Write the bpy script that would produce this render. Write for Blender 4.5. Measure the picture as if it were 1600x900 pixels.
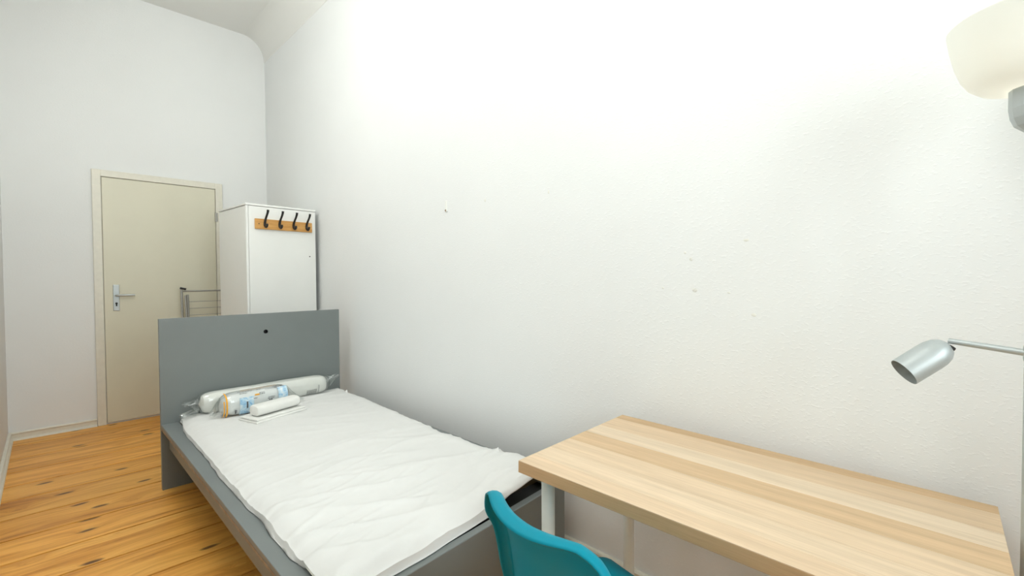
import bpy, bmesh, math, random
from mathutils import Vector, Matrix, noise

for o in list(bpy.data.objects):
    bpy.data.objects.remove(o, do_unlink=True)
scene = bpy.context.scene
COL = scene.collection
PI = math.pi

# ------------------------------------------------------------------ camera, world, lights, exposure
YAW, PITCH, ROLL, CAM_H, F_PX = 0.7919, 0.0228, -0.006, 1.2287, 717.66
fw = Vector((math.sin(YAW)*math.cos(PITCH), math.cos(YAW)*math.cos(PITCH), -math.sin(PITCH)))
rt = Vector((math.cos(YAW), -math.sin(YAW), 0))
up = rt.cross(fw)
r2 = rt*math.cos(ROLL) + up*math.sin(ROLL)
u2 = -rt*math.sin(ROLL) + up*math.cos(ROLL)
cam_d = bpy.data.cameras.new('camera')
cam = bpy.data.objects.new('camera', cam_d)
COL.objects.link(cam)
cam.matrix_world = Matrix(((r2.x, u2.x, -fw.x, 0), (r2.y, u2.y, -fw.y, 0), (r2.z, u2.z, -fw.z, CAM_H), (0, 0, 0, 1)))
cam_d.sensor_width = 36
cam_d.lens = F_PX/1600*36
cam_d.clip_start = 0.02
scene.camera = cam

world = bpy.data.worlds.new('world')
scene.world = world
world.use_nodes = True
bg = world.node_tree.nodes['Background']
bg.inputs[0].default_value = (0.80, 0.90, 1.0, 1)
bg.inputs[1].default_value = 1.0

DAYLIGHT_W = 36.0       # daylight through the window in the wall behind the camera
FILL_NEAR, FILL_FAR = 5.8, 7.2    # glow of two invented lanterns, added as soft fill from above

al = bpy.data.lights.new('window_daylight', 'AREA')
al.shape = 'RECTANGLE'; al.size = 1.2; al.size_y = 2.1
al.energy = DAYLIGHT_W; al.color = (0.93, 0.97, 1.0)
alo = bpy.data.objects.new('window_daylight', al)
COL.objects.link(alo)
alo.location = (0.72, -1.42, 2.0)
alo.rotation_euler = (PI/2, 0, PI)      # shines towards +Y
alo.rotation_euler = (Vector((0, 1, -0.12)).to_track_quat('-Z', 'Z')).to_euler()

vs = scene.view_settings
vs.view_transform = 'Standard'
vs.look = 'None'
vs.gamma = 1.0
vs.use_curve_mapping = False
vs.exposure = 0.5

# ------------------------------------------------------------------ helpers
def link(o, parent=None):
    COL.objects.link(o)
    if parent is not None:
        o.parent = parent
    return o

def tag(o, label=None, cat=None, group=None, kind=None):
    if label: o['label'] = label
    if cat: o['category'] = cat
    if group: o['group'] = group
    if kind: o['kind'] = kind
    return o

def thing(name, label, cat, loc=(0, 0, 0), rotz=0.0, group=None):
    o = bpy.data.objects.new(name, None)
    o.empty_display_size = 0.05
    link(o)
    o.location = loc
    o.rotation_euler = (0, 0, rotz)
    return tag(o, label, cat, group)

def obj(name, bm, mat, parent=None, smooth=False, label=None, recalc=True):
    if recalc:
        bmesh.ops.recalc_face_normals(bm, faces=bm.faces[:])
    me = bpy.data.meshes.new(name)
    bm.to_mesh(me); bm.free()
    if smooth:
        for p in me.polygons: p.use_smooth = True
        try: me.set_sharp_from_angle(angle=math.radians(40))
        except Exception: pass
    me.materials.append(mat)
    o = bpy.data.objects.new(name, me)
    link(o, parent)
    if label: o['label'] = label
    return o

def box(x0, x1, y0, y1, z0, z1, bev=0.0, seg=2, bm=None):
    b = bmesh.new()
    bmesh.ops.create_cube(b, size=1)
    for v in b.verts:
        v.co = Vector((x0+(v.co.x+.5)*(x1-x0), y0+(v.co.y+.5)*(y1-y0), z0+(v.co.z+.5)*(z1-z0)))
    if bev > 0:
        bmesh.ops.bevel(b, geom=b.edges[:], offset=bev, segments=seg, affect='EDGES', profile=.5)
    if bm is not None:
        merge(bm, b); return bm
    return b

def merge(dst, src):
    vm = {v: dst.verts.new(v.co) for v in src.verts}
    for f in src.faces:
        try: dst.faces.new([vm[v] for v in f.verts])
        except ValueError: pass
    src.free()

def tube(pts, rad, n=12, caps=True, bm=None, flat=None):
    """swept tube along a polyline; rad is a number or a list"""
    b = bm if bm is not None else bmesh.new()
    pts = [Vector(p) for p in pts]
    rads = rad if isinstance(rad, (list, tuple)) else [rad]*len(pts)
    rings = []
    t0 = (pts[1]-pts[0]).normalized()
    ref = Vector((0, 0, 1)) if abs(t0.z) < .9 else Vector((1, 0, 0))
    nrm = t0.cross(ref).normalized()
    for i, p in enumerate(pts):
        if i == 0: t = (pts[1]-pts[0])
        elif i == len(pts)-1: t = (pts[-1]-pts[-2])
        else: t = (pts[i+1]-pts[i]).normalized()+(pts[i]-pts[i-1]).normalized()
        t.normalize()
        nrm = (nrm - t*nrm.dot(t)).normalized()
        bn = t.cross(nrm)
        ring = []
        for k in range(n):
            a = 2*PI*k/n
            s = flat if flat else 1.0
            ring.append(b.verts.new(p + nrm*math.cos(a)*rads[i] + bn*math.sin(a)*rads[i]*s))
        rings.append(ring)
    for i in range(len(rings)-1):
        for k in range(n):
            b.faces.new((rings[i][k], rings[i][(k+1) % n], rings[i+1][(k+1) % n], rings[i+1][k]))
    if caps:
        b.faces.new(rings[0][::-1]); b.faces.new(rings[-1])
    return b

def lathe(prof, n=32, axis=None, origin=(0, 0, 0), bm=None):
    """prof: (r, h) pairs; axis: direction of h"""
    b = bm if bm is not None else bmesh.new()
    ax = Vector(axis or (0, 0, 1)).normalized()
    ref = Vector((0, 0, 1)) if abs(ax.z) < .9 else Vector((1, 0, 0))
    e1 = ax.cross(ref).normalized(); e2 = ax.cross(e1)
    o = Vector(origin)
    rings = []
    for r, h in prof:
        if r < 1e-6:
            rings.append([b.verts.new(o+ax*h)])
        else:
            rings.append([b.verts.new(o+ax*h+e1*r*math.cos(2*PI*k/n)+e2*r*math.sin(2*PI*k/n)) for k in range(n)])
    for i in range(len(rings)-1):
        A, B = rings[i], rings[i+1]
        for k in range(n):
            if len(A) == 1 and len(B) == 1: continue
            if len(A) == 1: b.faces.new((A[0], B[(k+1) % n], B[k]))
            elif len(B) == 1: b.faces.new((A[k], A[(k+1) % n], B[0]))
            else: b.faces.new((A[k], A[(k+1) % n], B[(k+1) % n], B[k]))
    return b

def grid(nu, nv, fn, bm=None):
    b = bm if bm is not None else bmesh.new()
    V = [[b.verts.new(fn(i/nu, j/nv)) for j in range(nv+1)] for i in range(nu+1)]
    for i in range(nu):
        for j in range(nv):
            b.faces.new((V[i][j], V[i+1][j], V[i+1][j+1], V[i][j+1]))
    return b

def prism(outline, p0, p1, bm=None):
    """extrude a closed outline [(a, z)] from p0 to p1; a is measured along the left-hand normal of p0->p1 in plan"""
    b = bm if bm is not None else bmesh.new()
    p0 = Vector(p0); p1 = Vector(p1)
    d = (p1-p0).normalized(); nrm = Vector((-d.y, d.x, 0))
    A = [b.verts.new(p0+nrm*a+Vector((0, 0, z))) for a, z in outline]
    B = [b.verts.new(p1+nrm*a+Vector((0, 0, z))) for a, z in outline]
    n = len(outline)
    for k in range(n):
        b.faces.new((A[k], A[(k+1) % n], B[(k+1) % n], B[k]))
    b.faces.new(A[::-1]); b.faces.new(B)
    return b

def fbm(x, y, z=0.0, octv=3):
    s = 0; a = 1
    for i in range(octv):
        s += a*noise.noise(Vector((x, y, z))); x *= 2.03; y *= 2.03; z += 7.3; a *= .5
    return s

def sstep(a, b, x):
    t = max(0.0, min(1.0, (x-a)/(b-a))); return t*t*(3-2*t)

# ------------------------------------------------------------------ materials
def srgb(r, g, b):
    f = lambda c: (c/255/12.92) if c/255 <= .04045 else ((c/255+.055)/1.055)**2.4
    return (f(r), f(g), f(b), 1)

class NT:
    def __init__(self, name):
        self.m = bpy.data.materials.new(name)
        self.m.use_nodes = True
        self.t = self.m.node_tree
        self.n = self.t.nodes
        self.b = self.n['Principled BSDF']
        self.out = self.n['Material Output']
    def new(self, kind, **kw):
        nd = self.n.new(kind)
        for k, v in kw.items():
            if k.startswith('i_'): nd.inputs[k[2:].replace('_', ' ')].default_value = v
            else: setattr(nd, k, v)
        return nd
    def l(self, a, b): self.t.links.new(a, b)
    def coords(self, which='Object', scale=(1, 1, 1)):
        tc = self.new('ShaderNodeTexCoord'); mp = self.new('ShaderNodeMapping')
        mp.inputs['Scale'].default_value = scale
        self.l(tc.outputs[which], mp.inputs[0]); return mp.outputs[0]
    def noise(self, vec, scale, detail=4, rough=.55, dist=0):
        nd = self.new('ShaderNodeTexNoise'); self.l(vec, nd.inputs['Vector'])
        nd.inputs['Scale'].default_value = scale; nd.inputs['Detail'].default_value = detail
        nd.inputs['Roughness'].default_value = rough; nd.inputs['Distortion'].default_value = dist
        return nd.outputs[0]
    def ramp(self, fac, stops):
        nd = self.new('ShaderNodeValToRGB'); self.l(fac, nd.inputs[0])
        e = nd.color_ramp.elements
        e[0].position, e[0].color = stops[0]; e[1].position, e[1].color = stops[-1]
        for p, c in stops[1:-1]:
            q = e.new(p); q.color = c
        return nd.outputs[0]
    def mix(self, fac, a, b, mode='MIX'):
        nd = self.new('ShaderNodeMix', data_type='RGBA', blend_type=mode)
        for k, v in ((0, fac), (6, a), (7, b)):
            if hasattr(v, 'is_linked') or hasattr(v, 'links'): self.l(v, nd.inputs[k])
            else: nd.inputs[k].default_value = v
        return nd.outputs[2]
    def bump(self, h, strength, dist):
        nd = self.new('ShaderNodeBump'); self.l(h, nd.inputs['Height'])
        nd.inputs['Strength'].default_value = strength; nd.inputs['Distance'].default_value = dist
        self.l(nd.outputs[0], self.b.inputs['Normal']); return nd
    def set(self, col=None, rough=.5, metal=0, spec=None):
        if col is not None:
            if hasattr(col, 'links'): self.l(col, self.b.inputs['Base Color'])
            else: self.b.inputs['Base Color'].default_value = col
        self.b.inputs['Roughness'].default_value = rough
        self.b.inputs['Metallic'].default_value = metal
        if spec is not None: self.b.inputs['Specular IOR Level'].default_value = spec
        return self

def plain(name, col, rough=.5, metal=0, var=.06, scale=30, bump=0.0, bscale=200, spec=None):
    t = NT(name); v = t.coords()
    nf = t.noise(v, scale, 3)
    dark = tuple(c*(1-var) for c in col[:3])+(1,)
    lite = tuple(min(1, c*(1+var)) for c in col[:3])+(1,)
    t.set(t.ramp(nf, [(.3, dark), (.7, lite)]), rough, metal, spec)
    if bump > 0: t.bump(t.noise(v, bscale, 2), bump, .002)
    return t.m

def wall_mat(name, col, chip=.35):
    t = NT(name); v = t.coords()
    c = t.ramp(t.noise(v, 1.3, 4), [(.3, tuple(k*.97 for k in col[:3])+(1,)), (.7, col)])
    t.set(c, .82, 0, .25)
    vs_ = t.coords(scale=(75, 75, 140))
    n1 = t.noise(vs_, 1.0, 2, .5)
    h = t.ramp(n1, [(.56, (0, 0, 0, 1)), (.74, (1, 1, 1, 1))])
    n2 = t.noise(t.coords(), 260, 2)
    m = t.new('ShaderNodeMath', operation='MULTIPLY_ADD'); m.inputs[1].default_value = .18
    t.l(n2, m.inputs[0]); t.l(h, m.inputs[2])
    t.bump(m.outputs[0], chip, .004)
    return t.m

M = {}
WHITE = (.87, .885, .875, 1)
M['wall'] = wall_mat('woodchip_wall_paint', WHITE, .15)
M['wall_far'] = wall_mat('far_wall_paint', (.88, .89, .875, 1), .12)
M['ceiling'] = wall_mat('ceiling_paint', (.865, .865, .83, 1), .08)
M['trim'] = plain('cream_gloss_paint', (.80, .77, .66, 1), .35, var=.03)
M['door'] = plain('cream_door_paint', (.74, .71, .56, 1), .38, var=.02, scale=4)
M['steel'] = plain('brushed_steel', (.46, .49, .49, 1), .42, .75, var=.05)
M['dark'] = plain('black_iron', (.012, .011, .010, 1), .45)
M['hole'] = plain('black_plastic', (.008, .008, .008, 1), .6)
M['grey'] = plain('grey_painted_board', (.20, .222, .218, 1), .42, var=.04, scale=3, bump=.03)
M['grey_edge'] = plain('worn_brown_edge', (.30, .22, .15, 1), .6, var=.25, scale=25)
M['white_board'] = plain('white_foil_board', (.87, .875, .84, 1), .35, var=.015, scale=3)
M['cover'] = plain('white_cotton', (.80, .80, .78, 1), .85, var=.01, bump=.12, bscale=500, spec=.15)
M['ticking'] = plain('cream_ticking', (.80, .79, .70, 1), .9, var=.03, bump=.15, bscale=400, spec=.1)
M['pillow'] = plain('white_pillow', (.87, .87, .83, 1), .7, var=.015, spec=.3)
M['paper'] = plain('white_wrapper', (.86, .88, .88, 1), .35, var=.02)
M['print_dark'] = plain('dark_ink', (.10, .10, .11, 1), .5)
M['print_grey'] = plain('grey_ink', (.33, .34, .33, 1), .5, var=.3, scale=180)
M['orange'] = plain('orange_print', (.87, .42, .03, 1), .4)
M['leg_white'] = plain('white_powder_coat', (.80, .86, .84, 1), .35, var=.02)
M['lamp_grey'] = plain('silver_lacquer', (.50, .54, .54, 1), .45, .5, var=.03)
M['lamp_in'] = plain('lamp_inner_grey', (.45, .44, .40, 1), .5, .2)
M['teal'] = plain('teal_plastic', (.0, .27, .37, 1), .5, var=.03, scale=6, spec=.2)
M['chair_leg'] = plain('grey_tube', (.5, .5, .5, 1), .35, .6)

RM = M['steel_rack'] = plain('grey_metal_tube', (.40, .39, .36, 1), .4, .5)
def blue_print():
    t = NT('blue_watercolour_print'); v = t.coords()
    n = t.noise(v, 38, 4, .6, 1.0)
    t.set(t.ramp(n, [(.34, (.25, .52, .78, 1)), (.5, (.55, .76, .90, 1)), (.62, (.83, .89, .92, 1))]), .4)
    return t.m
M['blue'] = blue_print()

def plastic():
    t = NT('clear_plastic_film'); n = t.n
    tr = t.new('ShaderNodeBsdfTransparent'); tr.inputs[0].default_value = (.96, .97, .96, 1)
    gl = t.new('ShaderNodeBsdfGlossy'); gl.inputs['Roughness'].default_value = .12
    gl.inputs[0].default_value = (.9, .92, .92, 1)
    mx = t.new('ShaderNodeMixShader')
    fr = t.new('ShaderNodeLayerWeight'); fr.inputs[0].default_value = .35
    m = t.new('ShaderNodeMath', operation='MULTIPLY_ADD'); m.inputs[1].default_value = .55; m.inputs[2].default_value = .08
    t.l(fr.outputs['Facing'], m.inputs[0]); t.l(m.outputs[0], mx.inputs[0])
    t.l(tr.outputs[0], mx.inputs[1]); t.l(gl.outputs[0], mx.inputs[2])
    t.l(mx.outputs[0], t.out.inputs[0])
    return t.m
M['film'] = plastic()

def glass():
    t = NT('window_glass')
    tr = t.new('ShaderNodeBsdfTransparent'); tr.inputs[0].default_value = (.95, .97, .96, 1)
    gl = t.new('ShaderNodeBsdfGlossy'); gl.inputs['Roughness'].default_value = .02
    mx = t.new('ShaderNodeMixShader'); fr = t.new('ShaderNodeFresnel'); fr.inputs[0].default_value = 1.45
    t.l(fr.outputs[0], mx.inputs[0]); t.l(tr.outputs[0], mx.inputs[1]); t.l(gl.outputs[0], mx.inputs[2])
    t.l(mx.outputs[0], t.out.inputs[0]); return t.m
M['glass'] = glass()

def opal(name, col, trans):
    t = NT(name)
    t.set(col, .3)
    tl = t.new('ShaderNodeBsdfTranslucent'); tl.inputs[0].default_value = col
    mx = t.new('ShaderNodeMixShader'); mx.inputs[0].default_value = trans
    t.l(t.b.outputs[0], mx.inputs[1]); t.l(tl.outputs[0], mx.inputs[2]); t.l(mx.outputs[0], t.out.inputs[0])
    return t.m
M['opal'] = opal('opal_bowl_plastic', (.92, .92, .88, 1), .45)

def emit(name, col, s):
    t = NT(name); t.set(col, .5)
    t.b.inputs['Emission Color'].default_value = col
    t.b.inputs['Emission Strength'].default_value = s
    return t.m
M['fill_near'] = emit('added_fill_glow', (.985, .995, .975, 1), FILL_NEAR)  # emission of the invented fill lanterns
M['fill_far'] = emit('added_fill_glow_over_bed', (.985, .995, .975, 1), FILL_FAR)

M['bulb'] = emit('dim_lit_bulb', (1, .97, .90, 1), 7.0)
def floor_wood():
    t = NT('oiled_pine_boards')
    oi = t.new('ShaderNodeObjectInfo')
    tc = t.new('ShaderNodeTexCoord')
    off = t.new('ShaderNodeVectorMath', operation='SCALE'); off.inputs[0].default_value = (37.0, 11.0, 5.0)
    t.l(oi.outputs['Random'], off.inputs['Scale'])
    add = t.new('ShaderNodeVectorMath', operation='ADD')
    t.l(tc.outputs['Object'], add.inputs[0]); t.l(off.outputs[0], add.inputs[1])
    # knots first: stretched voronoi cells, the grain bends around them
    km = t.new('ShaderNodeMapping'); km.inputs['Scale'].default_value = (2.6, 6.6, 1)
    t.l(add.outputs[0], km.inputs[0])
    vo = t.new('ShaderNodeTexVoronoi', voronoi_dimensions='2D'); vo.inputs['Scale'].default_value = 1.0
    vo.inputs['Randomness'].default_value = 1.0
    wv = t.new('ShaderNodeTexNoise'); wv.inputs['Scale'].default_value = 9; t.l(add.outputs[0], wv.inputs['Vector'])
    wm = t.new('ShaderNodeMix', data_type='VECTOR'); wm.inputs[0].default_value = .10
    t.l(km.outputs[0], wm.inputs[4]); t.l(wv.outputs['Color'], wm.inputs[5])
    t.l(wm.outputs[1], vo.inputs['Vector'])
    d = vo.outputs['Distance']
    gm = t.new('ShaderNodeMapping'); gm.inputs['Scale'].default_value = (.8, 11.0, 1.0)
    t.l(add.outputs[0], gm.inputs[0])
    bend = t.new('ShaderNodeMath', operation='DIVIDE'); bend.inputs[0].default_value = .16
    da = t.new('ShaderNodeMath', operation='ADD'); da.inputs[1].default_value = .12; t.l(d, da.inputs[0]); t.l(da.outputs[0], bend.inputs[1])
    cb = t.new('ShaderNodeCombineXYZ'); t.l(bend.outputs[0], cb.inputs[1])
    ga = t.new('ShaderNodeVectorMath', operation='ADD'); t.l(gm.outputs[0], ga.inputs[0]); t.l(cb.outputs[0], ga.inputs[1])
    n1 = t.noise(ga.outputs[0], 1.3, 8, .68, .5)
    base = t.ramp(n1, [(.28, srgb(150, 90, 30)), (.43, srgb(198, 136, 58)), (.56, srgb(219, 163, 80)), (.75, srgb(230, 180, 100))])
    gm2 = t.new('ShaderNodeMapping'); gm2.inputs['Scale'].default_value = (3.0, 160.0, 1.0)
    t.l(add.outputs[0], gm2.inputs[0])
    n2 = t.noise(gm2.outputs[0], 1.0, 3, .6)
    fine = t.ramp(n2, [(.3, (.86, .83, .78, 1)), (.65, (1, 1, 1, 1))])
    c = t.mix(.8, base, fine, 'MULTIPLY')
    # per board tone
    hs = t.new('ShaderNodeHueSaturation'); t.l(c, hs.inputs['Color'])
    mr = t.new('ShaderNodeMapRange'); mr.inputs['To Min'].default_value = 1.22; mr.inputs['To Max'].default_value = 1.5
    t.l(oi.outputs['Random'], mr.inputs[0]); t.l(mr.outputs[0], hs.inputs['Value'])
    # knot core: only some of the cells carry one
    sel = t.new('ShaderNodeSeparateColor'); t.l(vo.outputs['Color'], sel.inputs[0])
    gt = t.new('ShaderNodeMath', operation='GREATER_THAN'); gt.inputs[1].default_value = .45; t.l(sel.outputs[0], gt.inputs[0])
    kn = t.new('ShaderNodeMapRange', interpolation_type='SMOOTHSTEP')
    kn.inputs['From Min'].default_value = .11; kn.inputs['From Max'].default_value = .04
    kn.inputs['To Min'].default_value = 0; kn.inputs['To Max'].default_value = 1
    t.l(d, kn.inputs[0])
    km2 = t.new('ShaderNodeMath', operation='MULTIPLY'); t.l(kn.outputs[0], km2.inputs[0]); t.l(gt.outputs[0], km2.inputs[1])
    kn3 = t.new('ShaderNodeMath', operation='MULTIPLY'); kn3.inputs[1].default_value = .85; t.l(km2.outputs[0], kn3.inputs[0])
    c2 = t.mix(kn3.outputs[0], hs.outputs[0], srgb(62, 32, 16))
    t.set(c2, .42, 0, .4)
    t.bump(n2, .08, .002)
    return t.m
M['floor'] = floor_wood()

def stave_wood(name):
    t = NT(name)
    oi = t.new('ShaderNodeObjectInfo')
    v = t.coords(scale=(30, 1.3, 30))
    n1 = t.noise(v, 1.0, 5, .6, .3)
    f1 = t.ramp(n1, [(.3, (.86, .84, .80, 1)), (.7, (1.06, 1.05, 1.04, 1))])
    n2 = t.noise(t.coords(scale=(260, 9, 260)), 1.0, 3, .6)
    f2 = t.ramp(n2, [(.3, (.90, .88, .86, 1)), (.6, (1, 1, 1, 1))])
    c = t.mix(1.0, oi.outputs['Color'], f1, 'MULTIPLY')
    c = t.mix(1.0, c, f2, 'MULTIPLY')
    t.set(c, .45, 0, .35)
    return t.m
M['stave'] = stave_wood('oak_effect_laminate')

def pine_board():
    t = NT('pine_rail')
    n1 = t.noise(t.coords(scale=(4, 30, 40)), 1.0, 5, .6, .6)
    t.set(t.ramp(n1, [(.3, srgb(196, 138, 66)), (.7, srgb(226, 174, 102))]), .45)
    return t.m
M['pine'] = pine_board()

# ------------------------------------------------------------------ room shell
XL, XR, YF, YB, ZC = -0.229, 1.63, 5.19, -1.15, 3.685
def struct(name, bm, m, label, parent=None, smooth=False):
    o = obj(name, bm, m, parent, smooth)
    if parent is None:
        tag(o, label, None, None, 'structure')
    return o

wr = struct('wall_right', box(XR, XR+.12, YB-.2, YF+.12, 0, ZC+.1), M['wall'], 'long white woodchip wall beside the bed and desk')
struct('wall_far', box(XL-.12, XR, YF, YF+.12, 0, ZC+.1), M['wall_far'], 'white end wall with the cream door in it')
struct('wall_left', box(XL-.12, XL, YB-.2, YF, 0, ZC+.1), M['wall_far'], 'white wall at the left edge of the picture')
struct('ceiling', box(XL, XR, YB, YF, ZC, ZC+.1), M['ceiling'], 'high white ceiling')
cove = bmesh.new()
prof = [(XR, 3.46)]
for k in range(13):
    a = PI/2*k/12
    prof.append((1.44+.185*math.cos(a), 3.465+.2195*math.sin(a)))
prof += [(1.44, ZC), (XR, ZC)]
A = [cove.verts.new((x, YB, z)) for x, z in prof]; B = [cove.verts.new((x, YF, z)) for x, z in prof]
for k in range(len(prof)):
    q = (k+1) % len(prof)
    cove.faces.new((A[k], A[q], B[q], B[k]))
cove.faces.new(A[::-1]); cove.faces.new(B)
struct('trim_1', cove, M['ceiling'], 'rounded plaster cove where the long wall meets the ceiling', smooth=True)

# wall behind the camera with the window
WX0, WX1, WZ0, WZ1 = 0.15, 1.30, 0.85, 3.05
wb = box(XL, WX0, YB-.2, YB, 0, ZC)
box(WX1, XR, YB-.2, YB, 0, ZC, bm=wb)
box(WX0, WX1, YB-.2, YB, 0, WZ0, bm=wb)
box(WX0, WX1, YB-.2, YB, WZ1, ZC, bm=wb)
struct('wall_back', wb, M['wall_far'], 'white wall with the window behind the camera')
win = thing('window_1', 'white casement window behind the camera', None, ((WX0+WX1)/2, YB-.1, WZ0))
del win['label']; tag(win, 'white casement window behind the camera', kind='structure')
hw, hh = (WX1-WX0)/2, WZ1-WZ0
fr = bmesh.new()
for a in (-hw, hw-.06): box(a, a+.06, -.04, .04, 0, hh, .004, 1, fr)
box(-hw+.06, hw-.06, -.04, .04, 0, .06, .004, 1, fr); box(-hw+.06, hw-.06, -.04, .04, hh-.06, hh, .004, 1, fr)
box(-.03, .03, -.035, .045, .06, hh-.06, .004, 1, fr)
box(-hw+.06, -.03, -.035, .045, 1.45, 1.52, .004, 1, fr); box(.03, hw-.06, -.035, .045, 1.45, 1.52, .004, 1, fr)
obj('window_frame', fr, M['trim'], win)
for a, b_ in ((-hw+.06, -.03), (.03, hw-.06)):
    for c, d in ((.06, 1.45), (1.52, hh-.06)):
        obj('pane', box(a, b_, -.003, .003, c, d), M['glass'], win)

# floor: bearing slab and one board per seam seen in the photo
fl = struct('floor', box(XL-.1, XR+.1, YB-.2, YF+.1, -.12, -.024), M['hole'], 'oiled pine board floor running across the narrow room')
seams = [YF, 5.0, 4.64, 4.32, 4.03, 3.77, 3.48, 3.20, 2.94, 2.67, 2.40]
y = 2.40
while y > YB+.05:
    y -= .275; seams.append(max(y, YB))
random.seed(11)
for k in range(len(seams)-1):
    y1, y0 = seams[k], seams[k+1]
    b = box(XL, XR, y0+.006-y1, -.006, -.024, 0, .001, 1)
    o = obj('floor_board', b, M['floor'], fl)
    o.location = (0, y1, 0)

# skirting boards with a round top bead and a quarter bead at the floor
def skirting(name, p0, p1, label):
    prof_ = [(0, 0), (.026, 0), (.024, .008), (.018, .014), (.012, .016), (.012, .046), (.017, .050), (.018, .056), (.014, .062), (.006, .064), (0, .064)]
    struct(name, prism(prof_, p0, p1), M['trim'], label, smooth=False)
skirting('baseboard_right', (XR, YB, 0), (XR, YF, 0), 'cream skirting board along the long wall')
skirting('baseboard_far', (0.275, YF, 0), (XL, YF, 0), 'cream skirting board between door and corner')
skirting('baseboard_left', (XL, YF, 0), (XL, YB, 0), 'cream skirting board along the left wall')

# small repairs and an old wall plug in the long wall
def wall_dab(y, z, ry, rz, m, name='plaster_patch'):
    b = lathe([(0, 0.0012), (.6, .0010), (1, 0)], 14, axis=(-1, 0, 0))
    for v in b.verts:
        v.co.y *= ry*(1+.25*noise.noise(v.co*1.7)); v.co.z *= rz
    o = obj(name, b, m, wr, True)
    o.location = (XR, y, z)
    return o
M['patch'] = plain('grey_filler', (.76, .76, .71, 1), .9, var=.12, scale=90)
M['patch_lite'] = plain('white_filler', (.82, .82, .76, 1), .9, var=.05)
for y_, z_, a, c, m in ((1.804, 1.636, .006, .009, 'patch_lite'), (1.369, 1.621, .005, .009, 'patch_lite'), (.703, 1.291, .006, .007, 'patch'),
                        (.689, 1.180, .009, .008, 'patch'), (.572, 1.173, .006, .003, 'patch'), (.81, 1.186, .004, .004, 'patch'),
                        (.725, 1.315, .004, .005, 'patch_lite'), (.493, 1.101, .008, .006, 'patch_lite'), (.518, 1.348, .008, .005, 'patch_lite')):
    wall_dab(y_, z_, a, c, M[m])
plug = box(-.007, 0, -.009, .009, -.032, .032, .002, 1)
po = obj('filled_slot', plug, M['white_board'], wr); po.location = (XR, 2.134, 1.641)
pd = obj('screw_hole', lathe([(0, .0), (.006, 0), (.006, .009), (0, .009)], 10, axis=(-1, 0, 0)), M['grey_edge'], wr); pd.location = (XR, 2.136, 1.617)

# ------------------------------------------------------------------ door
DX0, DX1, DZ = 0.2777, 1.222, 2.155
door = thing('door_1', 'x', None, ((DX0+DX1)/2, YF, 0))
tag(door, 'plain cream door with steel lever handle', kind='structure')
w2 = (DX1-DX0)/2
fm = bmesh.new()
box(-w2, -w2+.058, -.024, 0, 0, DZ, .004, 2, fm)
box(w2-.058, w2, -.024, 0, 0, DZ, .004, 2, fm)
box(-w2+.056, w2-.056, -.024, 0, DZ-.056, DZ, .004, 2, fm)
obj('door_frame', fm, M['trim'], door)
leaf = obj('door_leaf', box(-w2+.061, w2-.061, -.016, 0, .012, DZ-.059, .004, 2), M['door'], door)
hx = -w2+.061+.078
pl = obj('handle_plate', box(hx-.021, hx+.021, -.024, -.016, .964, 1.187, .003, 2), M['steel'], door, label='brushed steel handle plate')
obj('lever', tube([(hx, -.022, 1.097), (hx, -.046, 1.097), (hx+.010, -.052, 1.097), (hx+.122, -.052, 1.096)], [.010, .010, .009, .0085], 12), M['steel'], pl, True)
obj('lever_collar', lathe([(0, 0), (.017, 0), (.017, .006), (0, .006)], 20, axis=(0, -1, 0), origin=(hx, -.024, 1.097)), M['steel'], pl, True)
kh = lathe([(0, 0), (.0085, 0), (.0085, .003), (0, .003)], 16, axis=(0, -1, 0), origin=(hx, -.024, 1.028))
box(hx-.005, hx+.005, -.027, -.024, 1.004, 1.024, 0, 1, kh)
obj('keyhole', kh, M['hole'], pl)
for z in (1.83, .3):
    hb = tube([(w2-.060, -.030, z-.045), (w2-.060, -.030, z+.045)], .008, 10)
    tube([(w2-.048, -.028, z-.04), (w2-.048, -.028, z+.04)], .005, 8, bm=hb)
    obj('hinge', hb, RM, door)

# ------------------------------------------------------------------ invented lanterns, added out of view to light the room from above
for cx_, cy_, dz_, gm_, wh in ((.24, .55, .62, 'fill_near', 'over the floor beside the desk'), (.20, 2.8, .42, 'fill_far', 'above the bed')):
    cl = thing('added_lantern', 'invented round white lantern added as fill light '+wh, 'lamp', (cx_, cy_, ZC), group='added fill lanterns')
    obj('canopy', lathe([(0, 0), (.055, 0), (.055, -.02), (.02, -.035), (0, -.035)], 24), M['white_board'], cl, True)
    obj('cord', tube([(0, 0, -.03), (0, 0, -.06-dz_)], .004, 8), M['white_board'], cl, True)
    obj('fill_globe', lathe([(0, -.05-dz_)]+[(.28*math.sin(PI*k/24)*(1-.012*(k % 2)), -.33-dz_+.28*math.cos(PI*k/24)) for k in range(1, 24)]+[(0, -.61-dz_)], 40), M[gm_], cl, True)

# ------------------------------------------------------------------ bed frame
bed = thing('bed_frame', 'grey single bed frame with a tall plain headboard', 'bed', (0.95, 2.2, 0))
BX0, BX1, BYH, BYF, ZR = 0.4506, 1.523, 3.314, 1.103, 0.385
def L(x, y, z): return (x-.95, y-2.2, z)
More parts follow.
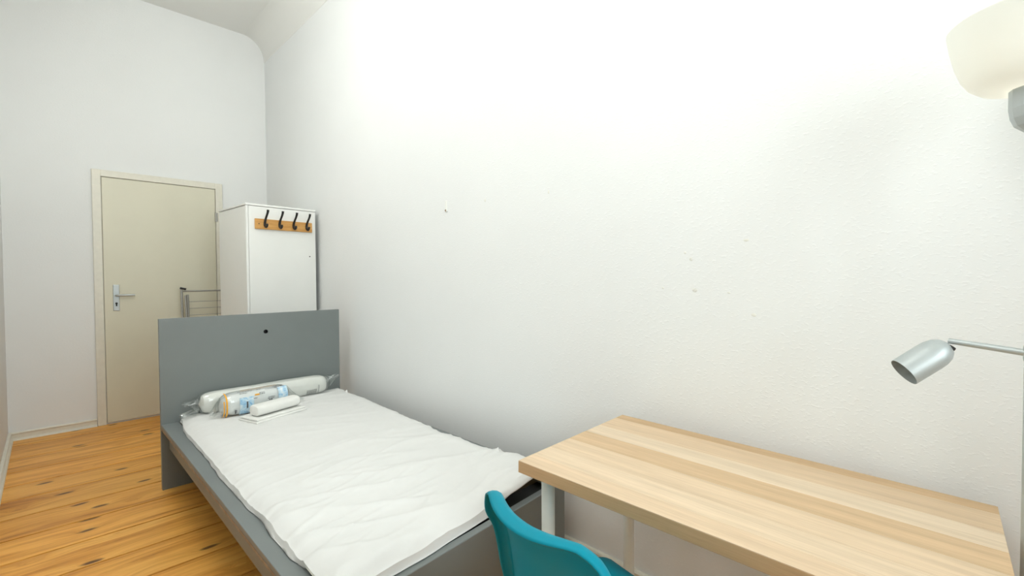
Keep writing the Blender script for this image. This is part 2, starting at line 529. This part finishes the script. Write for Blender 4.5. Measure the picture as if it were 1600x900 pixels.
# headboard with its round cable hole
hbm = bmesh.new()
hxc, hzc, hr = 1.019, .879, .0135
loop = [hbm.verts.new(L(x, BYH, z)) for x, z in ((BX0, 0), (BX1, 0), (BX1, 1.0), (BX0, 1.0))]
circ = [hbm.verts.new(L(hxc+hr*math.cos(2*PI*k/20), BYH, hzc+hr*math.sin(2*PI*k/20))) for k in range(20)]
eds = [hbm.edges.new((loop[k], loop[(k+1) % 4])) for k in range(4)] + [hbm.edges.new((circ[k], circ[(k+1) % 20])) for k in range(20)]
bmesh.ops.triangle_fill(hbm, use_beauty=True, use_dissolve=False, edges=eds, normal=(0, -1, 0))
ex = bmesh.ops.extrude_face_region(hbm, geom=hbm.faces[:])
for e in ex['geom']:
    if isinstance(e, bmesh.types.BMVert): e.co.y += .034
head = obj('headboard', hbm, M['grey'], bed)
obj('cable_hole', lathe([(hr-.0005, -.001), (hr-.0005, .03), (0, .03)], 20, axis=(0, 1, 0), origin=L(hxc, BYH, hzc)), M['hole'], head, label='black round cable hole')
# side rails: ledge board, worn edge strip, recessed side panel
for side, x0, x1, xp in (('near', BX0, BX0+.085, BX0+.036), ('wall', BX1-.085, BX1, BX1-.036)):
    s = 1 if side == 'near' else -1
    yf0 = BYF+.03 if side == 'near' else 1.20
    led = obj('rail_ledge', box(*[v for pr in zip(L(x0, yf0, ZR-.020), L(x1, BYH, ZR)) for v in pr], .0015, 1), M['grey'], bed)
    e0 = min(x0 if s > 0 else x1, (x0 if s > 0 else x1)+s*.004)
    obj('edge_strip', box(*[v for pr in zip(L(e0, yf0+.002, ZR-.032), L(e0+.004, BYH-.002, ZR-.020)) for v in pr]), M['grey_edge'], led, label='worn brown edge strip')
    px = min(xp, xp+s*.02)
    obj('side_panel', box(*[v for pr in zip(L(px, yf0, .235), L(px+.02, BYH, ZR-.020)) for v in pr], .0015, 1), M['grey'], bed)
# footboard, set very slightly out of square
fb = obj('footboard', box(0, 1.045, -.002, .028, 0, ZR, .002, 1), M['grey'], bed)
fb.location = L(BX0, BYF, 0); fb.rotation_euler = (0, 0, math.radians(4.0))
# slatted base under the mattress
for k in range(12):
    y0 = 1.47+k*.152
    obj('slat', box(*[v for pr in zip(L(BX0+.075, y0, .335), L(BX1-.075, y0+.07, .352)) for v in pr], .003, 1), M['grey'], bed)
obj('gap_shade_bar', box(*[v for pr in zip(L(BX0+.06, 1.225, .20), L(BX1-.06, 1.30, .352)) for v in pr], .002, 1), M['hole'], bed)  # black bar added so the gap under the lifted corner reads as deep shade
mb = box(*[v for pr in zip(L(.97, 1.3, .27), L(1.01, BYH, .335)) for v in pr], .002, 1)
obj('centre_beam', mb, M['grey'], bed)

# ------------------------------------------------------------------ mattress and its cover
MX = lambda t: None
def edge_left(y):   # plan outline of the soft edge
    return .512 + .012*sstep(2.3, 3.2, y) + .026*sstep(3.05, 3.28, y) + .004*noise.noise(Vector((y*6, 1.3, 0))) + .007*noise.noise(Vector((y*2.3, 4.3, 0)))
def edge_right(y):
    return 1.440 + .055*sstep(1.6, 3.1, y) + .006*noise.noise(Vector((y*5, 9.1, 0)))
def edge_foot(x):
    return 1.150 + .105*(min(x, 1.1)-.67) + .05*max(0, x-1.1) + .008*noise.noise(Vector((x*7, 2.2, 0)))
def edge_head(x):
    return 3.295 - .012*abs(noise.noise(Vector((x*6, 5.2, 0))))
def plan(s, t, grow=0.0):
    y = 1.13+t*2.165
    x0, x1 = edge_left(y)-grow, edge_right(y)+grow
    x = x0+s*(x1-x0)
    y = edge_foot(x)-grow + t*(edge_head(x)+min(grow, .002)-edge_foot(x)+grow)
    return x, y
def lift(x, y):      # the corner by the desk leg stands up off the footboard
    return .036*sstep(1.04, 1.36, x)*(1-sstep(1.18, 1.75, y)) + .010*(1-sstep(1.13, 1.5, y))
def wrinkle(x, y):
    w = 0.0
    q = (x*.45+y*.95)
    w += .0035*fbm(x*2.2+3, y*3.0, .4, 2)
    fold = 1-abs(noise.noise(Vector((x*1.2-y*.6, (y+.42*x)*6.5, 1.7))))*2.2
    amp = .35+.65*(1-sstep(1.5, 2.7, y))
    w += .0105*amp*max(0, fold)**3
    fold2 = 1-abs(noise.noise(Vector((x*2.6+y*.9, (y-.25*x)*13, 8.1))))*2.4
    w += .0055*amp*max(0, fold2)**2
    return w
ZT = .425
mat = thing('mattress', 'thin white mattress lying on the grey bed frame', 'mattress', (0.95, 2.2, .386))
def ML(x, y, z): return Vector((x-.95, y-2.2, z-.386))
def body(u, v):
    # u around the thickness profile is handled by closed rings below
    return None
bmm = bmesh.new()
N1, N2 = 26, 60
def slab_pt(s, t, top):
    x, y = plan(s, t, -.014)
    if s < .12: x -= .012*(1-sstep(1.30, 1.42, y))*(1-s/.12)
    base = .388+lift(x, y)
    return ML(x, y, base + (.017 if top else 0))
vt = [[bmm.verts.new(slab_pt(i/N1, j/N2, True)) for j in range(N2+1)] for i in range(N1+1)]
vb = [[bmm.verts.new(slab_pt(i/N1, j/N2, False)) for j in range(N2+1)] for i in range(N1+1)]
for i in range(N1):
    for j in range(N2):
        bmm.faces.new((vt[i][j], vt[i+1][j], vt[i+1][j+1], vt[i][j+1]))
        bmm.faces.new((vb[i][j], vb[i][j+1], vb[i+1][j+1], vb[i+1][j]))
rim_t = [vt[i][0] for i in range(N1+1)]+[vt[N1][j] for j in range(1, N2+1)]+[vt[i][N2] for i in range(N1-1, -1, -1)]+[vt[0][j] for j in range(N2-1, 0, -1)]
rim_b = [vb[i][0] for i in range(N1+1)]+[vb[N1][j] for j in range(1, N2+1)]+[vb[i][N2] for i in range(N1-1, -1, -1)]+[vb[0][j] for j in range(N2-1, 0, -1)]
cxy = ML(.97, 2.2, .386)
mid = []
for a, b_ in zip(rim_t, rim_b):
    c = (a.co+b_.co)/2; d = (c-cxy); d.z = 0
    ax = Vector((d.x/.5, d.y/1.08, 0))
    o_ = Vector((ax.x, 0, 0)) if abs(ax.x) > abs(ax.y) else Vector((0, ax.y, 0))
    mid.append(bmm.verts.new(c+o_.normalized()*.008))
n = len(rim_t)
for k in range(n):
    q = (k+1) % n
    bmm.faces.new((rim_t[k], rim_t[q], mid[q], mid[k])); bmm.faces.new((mid[k], mid[q], rim_b[q], rim_b[k]))
obj('mattress_core', bmm, M['ticking'], mat, True)

def cover_pt(s, t):
    # overshoot the plan a little and let the margin droop over the edge
    m_s, m_t = .028, .012
    ss = (s-m_s)/(1-2*m_s); tt = (t-m_t)/(1-2*m_t)
    sc, tc_ = max(0, min(1, ss)), max(0, min(1, tt))
    x, y = plan(sc, tc_, .004)
    over = max(sc-ss, ss-sc, 0)/(m_s/(1-2*m_s)); overt = max(tc_-tt, tt-tc_, 0)/(m_t/(1-2*m_t))
    z = ZT+lift(x, y)+wrinkle(x, y)
    # rounding in from the edge
    ed = min((x-edge_left(y))/.05, (edge_right(y)-x)/.05, (y-edge_foot(x))/.05, (edge_head(x)-y)/.05)
    ed = max(0, min(1, ed))
    z -= .012*(1-ed)**2
    if x < 1.2: z -= .016*(1-max(0, min(1, (y-edge_foot(x))/.11)))**2*(1-sstep(1.02, 1.2, x))
    z -= .010*(1-max(0, min(1, (x-edge_left(y))/.09)))**2
    flap = max(over, overt)
    if flap > 0:
        drop = .026
        kd = sstep(.98, 1.2, x)
        if tt < 0: drop = .06*(1-kd)+.012*kd
        elif x > 1.05 and tt < .5: drop = .012                      # short hem at the lifted corner
        if tt < 0 and ss < .06 or ss < 0 and tt < .035: drop = .010     # left foot corner leaves the ticking bare
        z -= drop*flap
        z = max(z, ZR+.0025 + (lift(x, y) if x > 1.05 else 0)*.75*sstep(1.05, 1.15, x))
        if ss < 0:
            kc = 1-sstep(1.26, 1.46, y)
            x += over*(.016*kc - .010*(1-kc)*(.6+.8*noise.noise(Vector((y*9, .4, 0)))))
        if ss > 1: x += .008*over
        if tt < 0: y -= .010*overt
    return ML(x, y, z)
cv = obj('mattress_cover', grid(110, 250, cover_pt), M['cover'], mat, True)
sm = cv.modifiers.new('thickness', 'SOLIDIFY'); sm.thickness = .002; sm.offset = 1
def tuft(x, y, ang, h, w):
    b = bmesh.new()
    pts = [(-w, 0), (-w*.4, h*.35), (w*.1, h), (w*.45, h*.5), (w, 0)]
    fr_ = [b.verts.new((px, -.0015, pz)) for px, pz in pts]; bk = [b.verts.new((px*.9, .012, pz*.55)) for px, pz in pts]
    for k in range(len(pts)-1):
        b.faces.new((fr_[k], fr_[k+1], bk[k+1], bk[k]))
    b.faces.new(fr_[::-1]); b.faces.new(bk)
    o = obj('cover_corner', b, M['cover'], mat, True)
    o.location = ML(x, y, ZT-.004+lift(x, y)); o.rotation_euler = (0, 0, ang)
tuft(1.425, 1.50, math.radians(60), .022, .05)
tuft(1.475, 3.10, math.radians(70), .022, .045)

# ------------------------------------------------------------------ rolled bedding in its wrappers
ZM = ZT+.003
def sausage(L0, L1, ry, rz, endpow, zc, nx=40, na=28, seed=0.0, lump=.05, fn_end=None):
    """closed soft roll along local x"""
    b = bmesh.new(); rings = []
    for i in range(nx+1):
        t = i/nx
        x = L0+(L1-L0)*t
        e = abs(2*t-1)
        k = max(.0, 1-e**endpow)**.5
        k = max(k, .02)
        ring = []
        for a in range(na):
            th = 2*PI*a/na
            c, s = math.cos(th), math.sin(th)
            # slightly boxy cross-section that sits flat
            q = (abs(c)**2.6+abs(s)**2.6)**(-1/2.6)
            m = 1+lump*fbm(x*9+seed, math.cos(th)*1.3, math.sin(th)*1.3+seed, 2)
            ring.append(b.verts.new((x, c*q*ry*k*m, zc+s*q*rz*k*(m if s > 0 else 1))))
        rings.append(ring)
    for i in range(nx):
        for a in range(na):
            b.faces.new((rings[i][a], rings[i][(a+1) % na], rings[i+1][(a+1) % na], rings[i+1][a]))
    b.faces.new(rings[0][::-1]); b.faces.new(rings[-1])
    return b

def patch(x0, x1, a0, a1, ry, rz, zc, off=.0022, nx=10, na=10, wob=0.0):
    def f(u, v):
        x = x0+(x1-x0)*u; th = math.radians(a0+(a1-a0)*v)
        c, s = math.cos(th), math.sin(th); q = (abs(c)**2.6+abs(s)**2.6)**(-1/2.6)
        k = 1+wob*noise.noise(Vector((x*40, th*3, 0)))
        return Vector((x, c*q*(ry+off)*k, zc+s*q*(rz+off)*k))
    return grid(nx, na, f)

def fin(x0, x1, half0, z0, half1, z1, zc, seed, n=10):
    """pinched end of a film bag: gathers from the roll's cross-section to a flat crimped tail"""
    def f(u, v):
        x = x0+(x1-x0)*u
        th = 2*PI*v
        w = half0*(1-u)+half1*u
        h = z0*(1-u)**1.5+.004
        zz = zc*(1-u)+z1*u
        cr = .006*u*math.sin(th*5+seed)
        return Vector((x+.006*math.sin(th*3+seed)*u, math.cos(th)*w, zz+math.sin(th)*h+cr))
    return grid(n, 26, f)

pil = thing('rolled_pillow', 'long white rolled pillow in a clear plastic bag against the headboard', 'pillow', (1.0, 3.225, ZM), math.radians(1.2))
roll = obj('pillow_roll', sausage(-.385, .385, .058, .062, 16, .062, seed=1.1), M['pillow'], pil, True)
bagb = sausage(-.40, .40, .0605, .0645, 16, .0650, seed=1.1)
bag = obj('clear_bag', bagb, M['film'], pil, True, label='clear plastic bag')
obj('bag_end', fin(-.392, -.455, .048, .045, .036, .075, .062, .3), M['film'], bag, True)
obj('bag_end', fin(-.392, -.47, .040, .022, .028, .012, .025, 1.3), M['film'], bag, True)
obj('bag_end', fin(.392, .462, .048, .045, .040, .105, .068, 2.1), M['film'], bag, True)
def ink_lines(rows, ry, rz, zc, off, seed):
    b = bmesh.new(); random.seed(seed)
    for x0, x1, a0, da in rows:
        x = x0
        while x < x1:
            w = random.uniform(.003, .012)
            merge(b, patch(x, min(x+w, x1), a0, a0+da, ry, rz, zc, off, 2, 2)); x += w+.0025
    return b
# angles: -90 is straight down, 180 faces the foot of the bed, 90 is up
rows = [(.225, .292, 200+5.5*k, 3.2) for k in range(6)]
tag(obj('print', ink_lines(rows, .0605, .0645, .065, .0015, 4), M['print_grey'], bag, label='grey printed text block'), kind='stuff')
obj('print', ink_lines([(.302, .309, 178+4*k, 2.6) for k in range(12)], .0605, .0645, .065, .0015, 5), M['print_grey'], bag)['kind'] = 'stuff'

duv = thing('rolled_duvet', 'white wrapped roll with blue and orange print lying before the pillow', 'duvet', (.878, 3.075, ZM), math.radians(4))
RY, RZ = .064, .066
dr = obj('duvet_roll', sausage(-.195, .19, RY, RZ, 6, RZ, seed=5.2, lump=.03), M['paper'], duv, True)
dw = obj('wrapper', sausage(-.2, .20, RY+.0015, RZ+.0015, 7, RZ+.0015, seed=5.2, lump=.03), M['film'], duv, True, label='clear printed plastic wrapper')
obj('wrapper_tail', fin(.188, .275, .055, .050, .062, .022, RZ, .8), M['film'], dw, True)
obj('wrapper_tail', fin(-.190, -.235, .050, .045, .04, .02, RZ, 2.8), M['film'], dw, True)
P_ = (RY+.003, RZ+.003, RZ+.0015)
obj('print', patch(-.105, -.03, 150, 238, *P_, .0015), M['blue'], dr, label='pale blue watercolour print')
obj('print', patch(.112, .168, 124, 205, *P_, .0015), M['blue'], dr, label='pale blue watercolour print')
for a_ in ((-.176, -.168, 95, 262, *P_, .0005, 2, 30), (-.188, -.182, 150, 262, RY-.002, RZ-.002, RZ, .0005, 2, 24), (-.180, -.085, 240, 250, *P_, .0015, 14, 3),
           (-.085, .12, 98, 101, *P_, .0015, 14, 2), (-.022, .004, 143, 150, *P_, .0025, 5, 3)):
    obj('print', patch(*a_), M['orange'], dr, label='orange printed stripe')
rows = [(-.11, -.03, 118, 3), (-.10, -.06, 128, 3), (.004, .035, 139, 2.5), (.004, .035, 145, 2.5), (-.005, .02, 118, 3), (.04, .10, 127, 2), (.052, .09, 166, 2.5), (.048, .088, 172, 3),
        (.055, .075, 178, 5), (-.03, -.01, 160, 3), (.06, .10, 190, 1.6), (-.132, -.12, 200, 18), (.09, .15, 112, 6), (.10, .15, 121, 4), (-.07, -.06, 170, 30)]
obj('print', ink_lines(rows, *P_, .003, 9), M['print_dark'], dr, label='small dark printed lettering')['kind'] = 'stuff'

# folded sheet and small roll in front
def cushion(hx_, hy_, h, seed, fold=0.0):
    def f(u, v, top):
        x, y_ = (2*u-1), (2*v-1)
        px, py = x*hx_, y_*hy_
        e = max(0, 1-max(abs(x), abs(y_))**8)
        z = h*(.55+.45*e**.5) if top else 0
        z += (.0016*fbm(px*25+seed, py*25, seed, 2) if top else 0)
        return Vector((px*(1+.02*noise.noise(Vector((py*20, seed, 0)))), py*(1+.03*noise.noise(Vector((px*15, seed, 4)))), z))
    b = bmesh.new(); N = 16
    T = [[b.verts.new(f(i/N, j/N, True)) for j in range(N+1)] for i in range(N+1)]
    Bt = [[b.verts.new(f(i/N, j/N, False)) for j in range(N+1)] for i in range(N+1)]
    for i in range(N):
        for j in range(N):
            b.faces.new((T[i][j], T[i+1][j], T[i+1][j+1], T[i][j+1])); b.faces.new((Bt[i][j], Bt[i][j+1], Bt[i+1][j+1], Bt[i+1][j]))
    rt_ = [T[i][0] for i in range(N+1)]+[T[N][j] for j in range(1, N+1)]+[T[i][N] for i in range(N-1, -1, -1)]+[T[0][j] for j in range(N-1, 0, -1)]
    rb_ = [Bt[i][0] for i in range(N+1)]+[Bt[N][j] for j in range(1, N+1)]+[Bt[i][N] for i in range(N-1, -1, -1)]+[Bt[0][j] for j in range(N-1, 0, -1)]
    for k in range(len(rt_)):
        q = (k+1) % len(rt_); b.faces.new((rt_[k], rt_[q], rb_[q], rb_[k]))
    return b
sh = thing('folded_sheet', 'flat folded white sheet under the small roll on the mattress', 'bedding', (.925, 2.895, ZM+.002), math.radians(17))
for k in range(2):
    o = obj('fold_layer', cushion(.158-.004*k, .085-.006*k, .011, 3.0+k), M['pillow'], sh, True)
    o.location = (.003*k, .004*k, .0115*k)
sr = thing('rolled_sheet', 'small plain white roll on the folded sheet in front of the duvet', 'bedding', (.935, 2.885, ZM+.027), math.radians(17))
obj('sheet_roll', sausage(-.142, .142, .047, .031, 24, .031, seed=8.8, lump=.04), M['pillow'], sr, True)
obj('wrapper_seam', patch(-.12, .135, 236, 239, .047, .031, .031, .001, 20, 2), M['print_grey'], sr, label='thin dark seam line')

# ------------------------------------------------------------------ wardrobe
wd = thing('wardrobe', 'plain white wardrobe standing in the corner behind the bed', 'wardrobe', (1.06, 3.85, 0), math.radians(4))
WW, WD, WH = .535, .58, 1.803
obj('side_panel', box(0, .016, .018, WD, .0, WH-.020, .001, 1), M['white_board'], wd)
obj('side_panel', box(WW-.016, WW, .018, WD, .0, WH-.020, .001, 1), M['white_board'], wd)
obj('back_panel', box(.016, WW-.016, WD-.006, WD, .02, WH-.02), M['white_board'], wd)
obj('plinth', box(.016, WW-.016, .02, .036, 0, .06), M['white_board'], wd)
obj('corner_stile', box(0, .017, 0, .017, 0, WH-.018, .001, 1), M['white_board'], wd)
obj('front_panel', box(.0195, WW, 0, .017, .06, WH-.018, .0012, 1), M['white_board'], wd)
obj('top_panel', box(-.002, WW+.002, -.003, WD, WH-.015, WH, .0015, 1), M['white_board'], wd)
obj('cam_screw', lathe([(0, 0), (.005, 0), (.005, .002), (0, .002)], 10, axis=(0, -1, 0), origin=(.483, 0, 1.413)), M['hole'], wd, label='small dark screw')

# hook rail on the wardrobe
hr_ = thing('hook_rail', 'pine coat rail with four black hooks on the white wardrobe', 'coat rack', (1.06, 3.85, 0), math.radians(4))
HZ0, HZ1 = 1.612, 1.690
obj('rail_board', box(.060, .500, -.016, -.0005, HZ0, HZ1, .002, 1), M['pine'], hr_)
for sx in (.086, .480):
    obj('screw', lathe([(0, 0), (.004, 0), (.004, .0015), (0, .0015)], 10, axis=(0, -1, 0), origin=(sx, -.016, (HZ0+HZ1)/2)), M['dark'], hr_)
hp = [(0, -.082, .128), (0, -.076, .110), (0, -.060, .090), (0, -.040, .070), (0, -.024, .050), (0, -.018, .032), (0, -.020, .014), (0, -.030, .004), (0, -.044, .001), (0, -.056, .006), (0, -.062, .016), (0, -.060, .024)]
for k, sx in enumerate((.128, .238, .347, .452)):
    b = tube([(sx+x, y_, HZ0+.014+z-.004*0) for x, y_, z in hp], [.009, .0082, .0076, .0076, .0084, .0092, .0092, .0084, .008, .008, .0086, .0074], 10)
    obj('hook', b, M['dark'], hr_, True)

# ------------------------------------------------------------------ folded drying rack against the door
dk = thing('drying_rack', 'folded grey metal clothes airer leaning against the door', 'drying rack', (.86, 5.02, 0))
lean = .06
def RP(x, z, dy=0): return (x, dy+lean*(z/1.15)-.01, z)
obj('post', tube([RP(.0, .01), RP(.0, 1.145)], .0095, 10), RM, dk, True)
obj('post_cap', tube([(-.012, lean-.02, 1.152), (.030, lean-.035, 1.140)], .0095, 10), M['dark'], dk, True)
obj('top_bar', tube([RP(.012, 1.123), RP(.60, 1.123)], .008, 10), RM, dk, True)
obj('post', tube([RP(.60, .01), RP(.60, 1.145)], .0095, 10), RM, dk, True)
obj('inner_leg', tube([(.045, -.045, .01), (.022, lean-.045, 1.085)], .008, 10), RM, dk, True)
obj('inner_leg', tube([(.047, -.02, .05), (.042, lean-.03, 1.09)], .009, 10), RM, dk, True)
obj('inner_leg', tube([(.57, -.045, .01), (.585, lean-.045, 1.085)], .008, 10), RM, dk, True)
for k in range(12):
    z = 1.026-.061*k
    obj('wire', tube([(.046, lean*.6-.025, z), (.585, lean*.6-.025, z+.002)], .0028, 6), RM, dk, True)

# ------------------------------------------------------------------ desk
TIL = -.020
dsk = thing('desk', 'oak effect desk with round white legs against the long wall', 'desk', (.955, .921, 0), math.radians(1.6))
DW, DD, DT = 1.0, .598, .034
ZTOP = .695
top = obj('tabletop', box(0, DD, -DW, 0, -DT, -.0006, .0008, 1), M['stave'], dsk)
top.location = (0, 0, ZTOP); top.rotation_euler = (-TIL, 0.0, 0)
top.color = srgb(208, 172, 130)
edges = [0, .066, .15, .25, .348, .437, .548, DD]
tones = [(228, 203, 172), (232, 210, 181), (230, 206, 175), (219, 189, 151), (232, 212, 185), (226, 200, 167), (211, 179, 139)]
for k in range(len(edges)-1):
    o = obj('stave', box(edges[k]+.0002, edges[k+1]-.0002, -DW+.0004, -.0004, -.0008, .0012, .0005, 1), M['stave'], top)
    o.color = srgb(*tones[k])
def desk_z(y): return ZTOP - DT + (-y)*TIL
for lx, ly in ((.063, -.06), (DD-.05, -.055), (.063, -DW+.06), (DD-.05, -DW+.06)):
    zt = desk_z(ly)-.0005
    lg = obj('leg', lathe([(.0, 0), (.017, 0), (.0195, .006), (.0195, zt-.012), (.0, zt-.012)], 24, origin=(lx, ly, 0)), M['leg_white'], dsk, True)
    obj('mounting_plate', lathe([(0, zt-.012), (.034, zt-.012), (.036, zt-.008), (.036, zt-.003), (0, zt-.003)], 20, origin=(lx, ly, 0)), M['leg_white'], lg, True)

# ------------------------------------------------------------------ teal shell chair
ch = thing('shell_chair', 'teal plastic shell chair tucked up to the desk', 'chair', (.836, .505, 0), math.radians(-8.5))
# profile from the seat front to the top of the back: x, z, half width, forward wrap of the sides, upward wrap of the sides
PR = [(.215, .425, .195, 0, .002), (.207, .446, .212, 0, .006), (.155, .455, .226, 0, .012), (.06, .448, .230, 0, .022), (-.01, .442, .230, .004, .032), (-.08, .444, .224, .010, .044),
      (-.14, .462, .214, .03, .046), (-.176, .500, .202, .05, .030), (-.196, .56, .188, .056, .012), (-.212, .63, .173, .054, 0), (-.228, .70, .162, .050, -.004),
      (-.243, .748, .149, .038, -.006), (-.252, .781, .131, .034, -.005), (-.256, .793, .106, .026, -.003)]
def prof_at(v):
    t = v*(len(PR)-1); i = min(int(t), len(PR)-2); f = t-i
    def cr(a, b, c, d, f): return .5*((2*b)+(-a+c)*f+(2*a-5*b+4*c-d)*f*f+(-a+3*b-3*c+d)*f**3)
    g = lambda j: PR[max(0, min(len(PR)-1, j))]
    return [cr(g(i-1)[k], g(i)[k], g(i+1)[k], g(i+2)[k], f) for k in range(5)]
def shell_pt(u, v):
    x, z, hw_, fwd, upw = prof_at(v)
    s = 2*u-1
    a = abs(s)
    dip = -.000*math.exp(-(s/.35)**2)*sstep(.75, 1.0, v)
    return Vector((x+fwd*a**2, s*hw_, z+upw*a**3+dip))
NU, NV = 32, 52
sb = bmesh.new()
GV = [[sb.verts.new(shell_pt(i/NU, j/NV)) for j in range(NV+1)] for i in range(NU+1)]
for i in range(NU):
    for j in range(NV):
        sb.faces.new((GV[i][j], GV[i+1][j], GV[i+1][j+1], GV[i][j+1]))
ring, inner = [], []
for i in range(NU): ring.append(GV[i][0]); inner.append(GV[i][2])
for j in range(NV): ring.append(GV[NU][j]); inner.append(GV[NU-2][j])
for i in range(NU, 0, -1): ring.append(GV[i][NV]); inner.append(GV[i][NV-2])
for j in range(NV, 0, -1): ring.append(GV[0][j]); inner.append(GV[2][j])
nr = len(ring)
prev = ring
outs, nrms = [], []
for k in range(nr):
    p = ring[k].co; tgt = (ring[(k+1) % nr].co-ring[k-1].co).normalized()
    o_ = (p-inner[k].co); o_ = (o_-tgt*o_.dot(tgt)).normalized()
    nn = tgt.cross(o_).normalized()
    # underside / rear side of the shell
    if p.z > .5:
        if nn.x > 0 and abs(nn.x) > .3 or (abs(nn.x) <= .3 and nn.z > 0): nn = -nn
    elif nn.z > 0: nn = -nn
    outs.append(o_); nrms.append(nn)
def smooth_v(vs, it=6):
    for _ in range(it):
        vs = [(vs[k-1]+vs[k]*2+vs[(k+1) % nr]).normalized() for k in range(nr)]
    return vs
outs, nrms = smooth_v(outs), smooth_v(nrms)
for a, b_ in ((.006, .001), (.012, .005), (.0155, .011), (.0165, .018), (.0155, .025), (.013, .030)):
    cur = []
    for k in range(nr):
        sc = .55+.45*sstep(.46, .60, ring[k].co.z)
        cur.append(sb.verts.new(ring[k].co+outs[k]*a*sc+nrms[k]*b_*sc))
    for k in range(nr):
        q = (k+1) % nr
        sb.faces.new((prev[k], prev[q], cur[q], cur[k]))
    prev = cur
shell = obj('shell', sb, M['teal'], ch, True)
for p in shell.data.polygons: p.use_smooth = True
so = shell.modifiers.new('thickness', 'SOLIDIFY'); so.thickness = .004; so.offset = 0
obj('seat_mount', box(-.11, .11, -.11, .11, .405, .432, .004, 1), M['chair_leg'], ch)
for sx in (-1, 1):
    for sy in (-1, 1):
        obj('leg', tube([(sx*.09, sy*.09, .418), (sx*.14-.0, sy*.15, .395), (sx*.19, sy*.205, 0.0)], [.010, .011, .009], 12), M['chair_leg'], ch, True)

# ------------------------------------------------------------------ floor lamp with reading arm
lp = thing('floor_lamp', 'silver floor lamp with white uplighter bowl and small reading spot', 'lamp', (1.40, -.097, 0))
obj('base', lathe([(0, 0), (.125, 0), (.128, .006), (.122, .016), (.03, .024), (.012, .03), (0, .03)], 40), M['lamp_grey'], lp, True)
obj('pole', tube([(0, 0, .02), (0, 0, 1.06)], .0100, 16), M['lamp_grey'], lp, True)
obj('pole', tube([(0, 0, 1.06), (0, 0, 1.53)], .0085, 16), M['lamp_grey'], lp, True)
obj('socket_cup', lathe([(0, 1.515), (.016, 1.517), (.030, 1.530), (.036, 1.546), (.0385, 1.565), (.0385, 1.603), (.030, 1.606), (0, 1.606)], 12), M['lamp_grey'], lp)
bw = [(.030, 1.603), (.060, 1.604), (.082, 1.611), (.099, 1.625), (.111, 1.645), (.121, 1.675), (.1285, 1.71), (.134, 1.745), (.131, 1.748)]
bw2 = [(r-.0035, z+.002) for r, z in bw[-2::-1]]
obj('bowl_shade', lathe(bw+bw2, 48), M['opal'], lp, True, label='white opal uplighter bowl')
obj('bulb', lathe([(0, 1.605), (.014, 1.608), (.014, 1.615), (.026, 1.632), (.030, 1.648), (.022, 1.668), (0, 1.676)], 20), M['bulb'], lp, True)
# reading arm
J = Vector((0, 0, 1.068)); E_ = Vector((.032, .122, 1.0795))
arm = obj('reading_arm', tube([J-(E_-J)*.12, J, E_], [.0072, .0072, .0062], 14), M['lamp_grey'], lp, True)
obj('arm_joint', lathe([(0, -.016), (.0105, -.016), (.0115, -.010), (.0115, .010), (.0105, .016), (0, .016)], 20, origin=(0, 0, 1.068)), M['lamp_grey'], lp, True)
ax = Vector((-.45, .667, -.592)).normalized()
H0 = E_+Vector((0, .004, -.013))
hd = obj('spot_head', lathe([(0, -.004), (.012, -.003), (.021, .003), (.028, .014), (.0315, .028), (.0325, .045), (.0325, .104), (.0315, .104), (.0312, .04), (.02, .012), (0, .008)], 36, axis=ax, origin=H0), M['lamp_grey'], lp, True, label='small silver spot head')
obj('spot_bulb', lathe([(0, .015), (.012, .016), (.014, .04), (.022, .06), (.022, .072), (0, .080)], 20, axis=ax, origin=H0), M['lamp_in'], hd, True)
side = ax.cross(Vector((0, 0, 1))).normalized()
obj('pivot_knob', tube([H0+Vector((-.008, -.004, 0)), H0+Vector((-.014, -.013, -.004))], [.006, .0045], 10), M['dark'], hd, True)
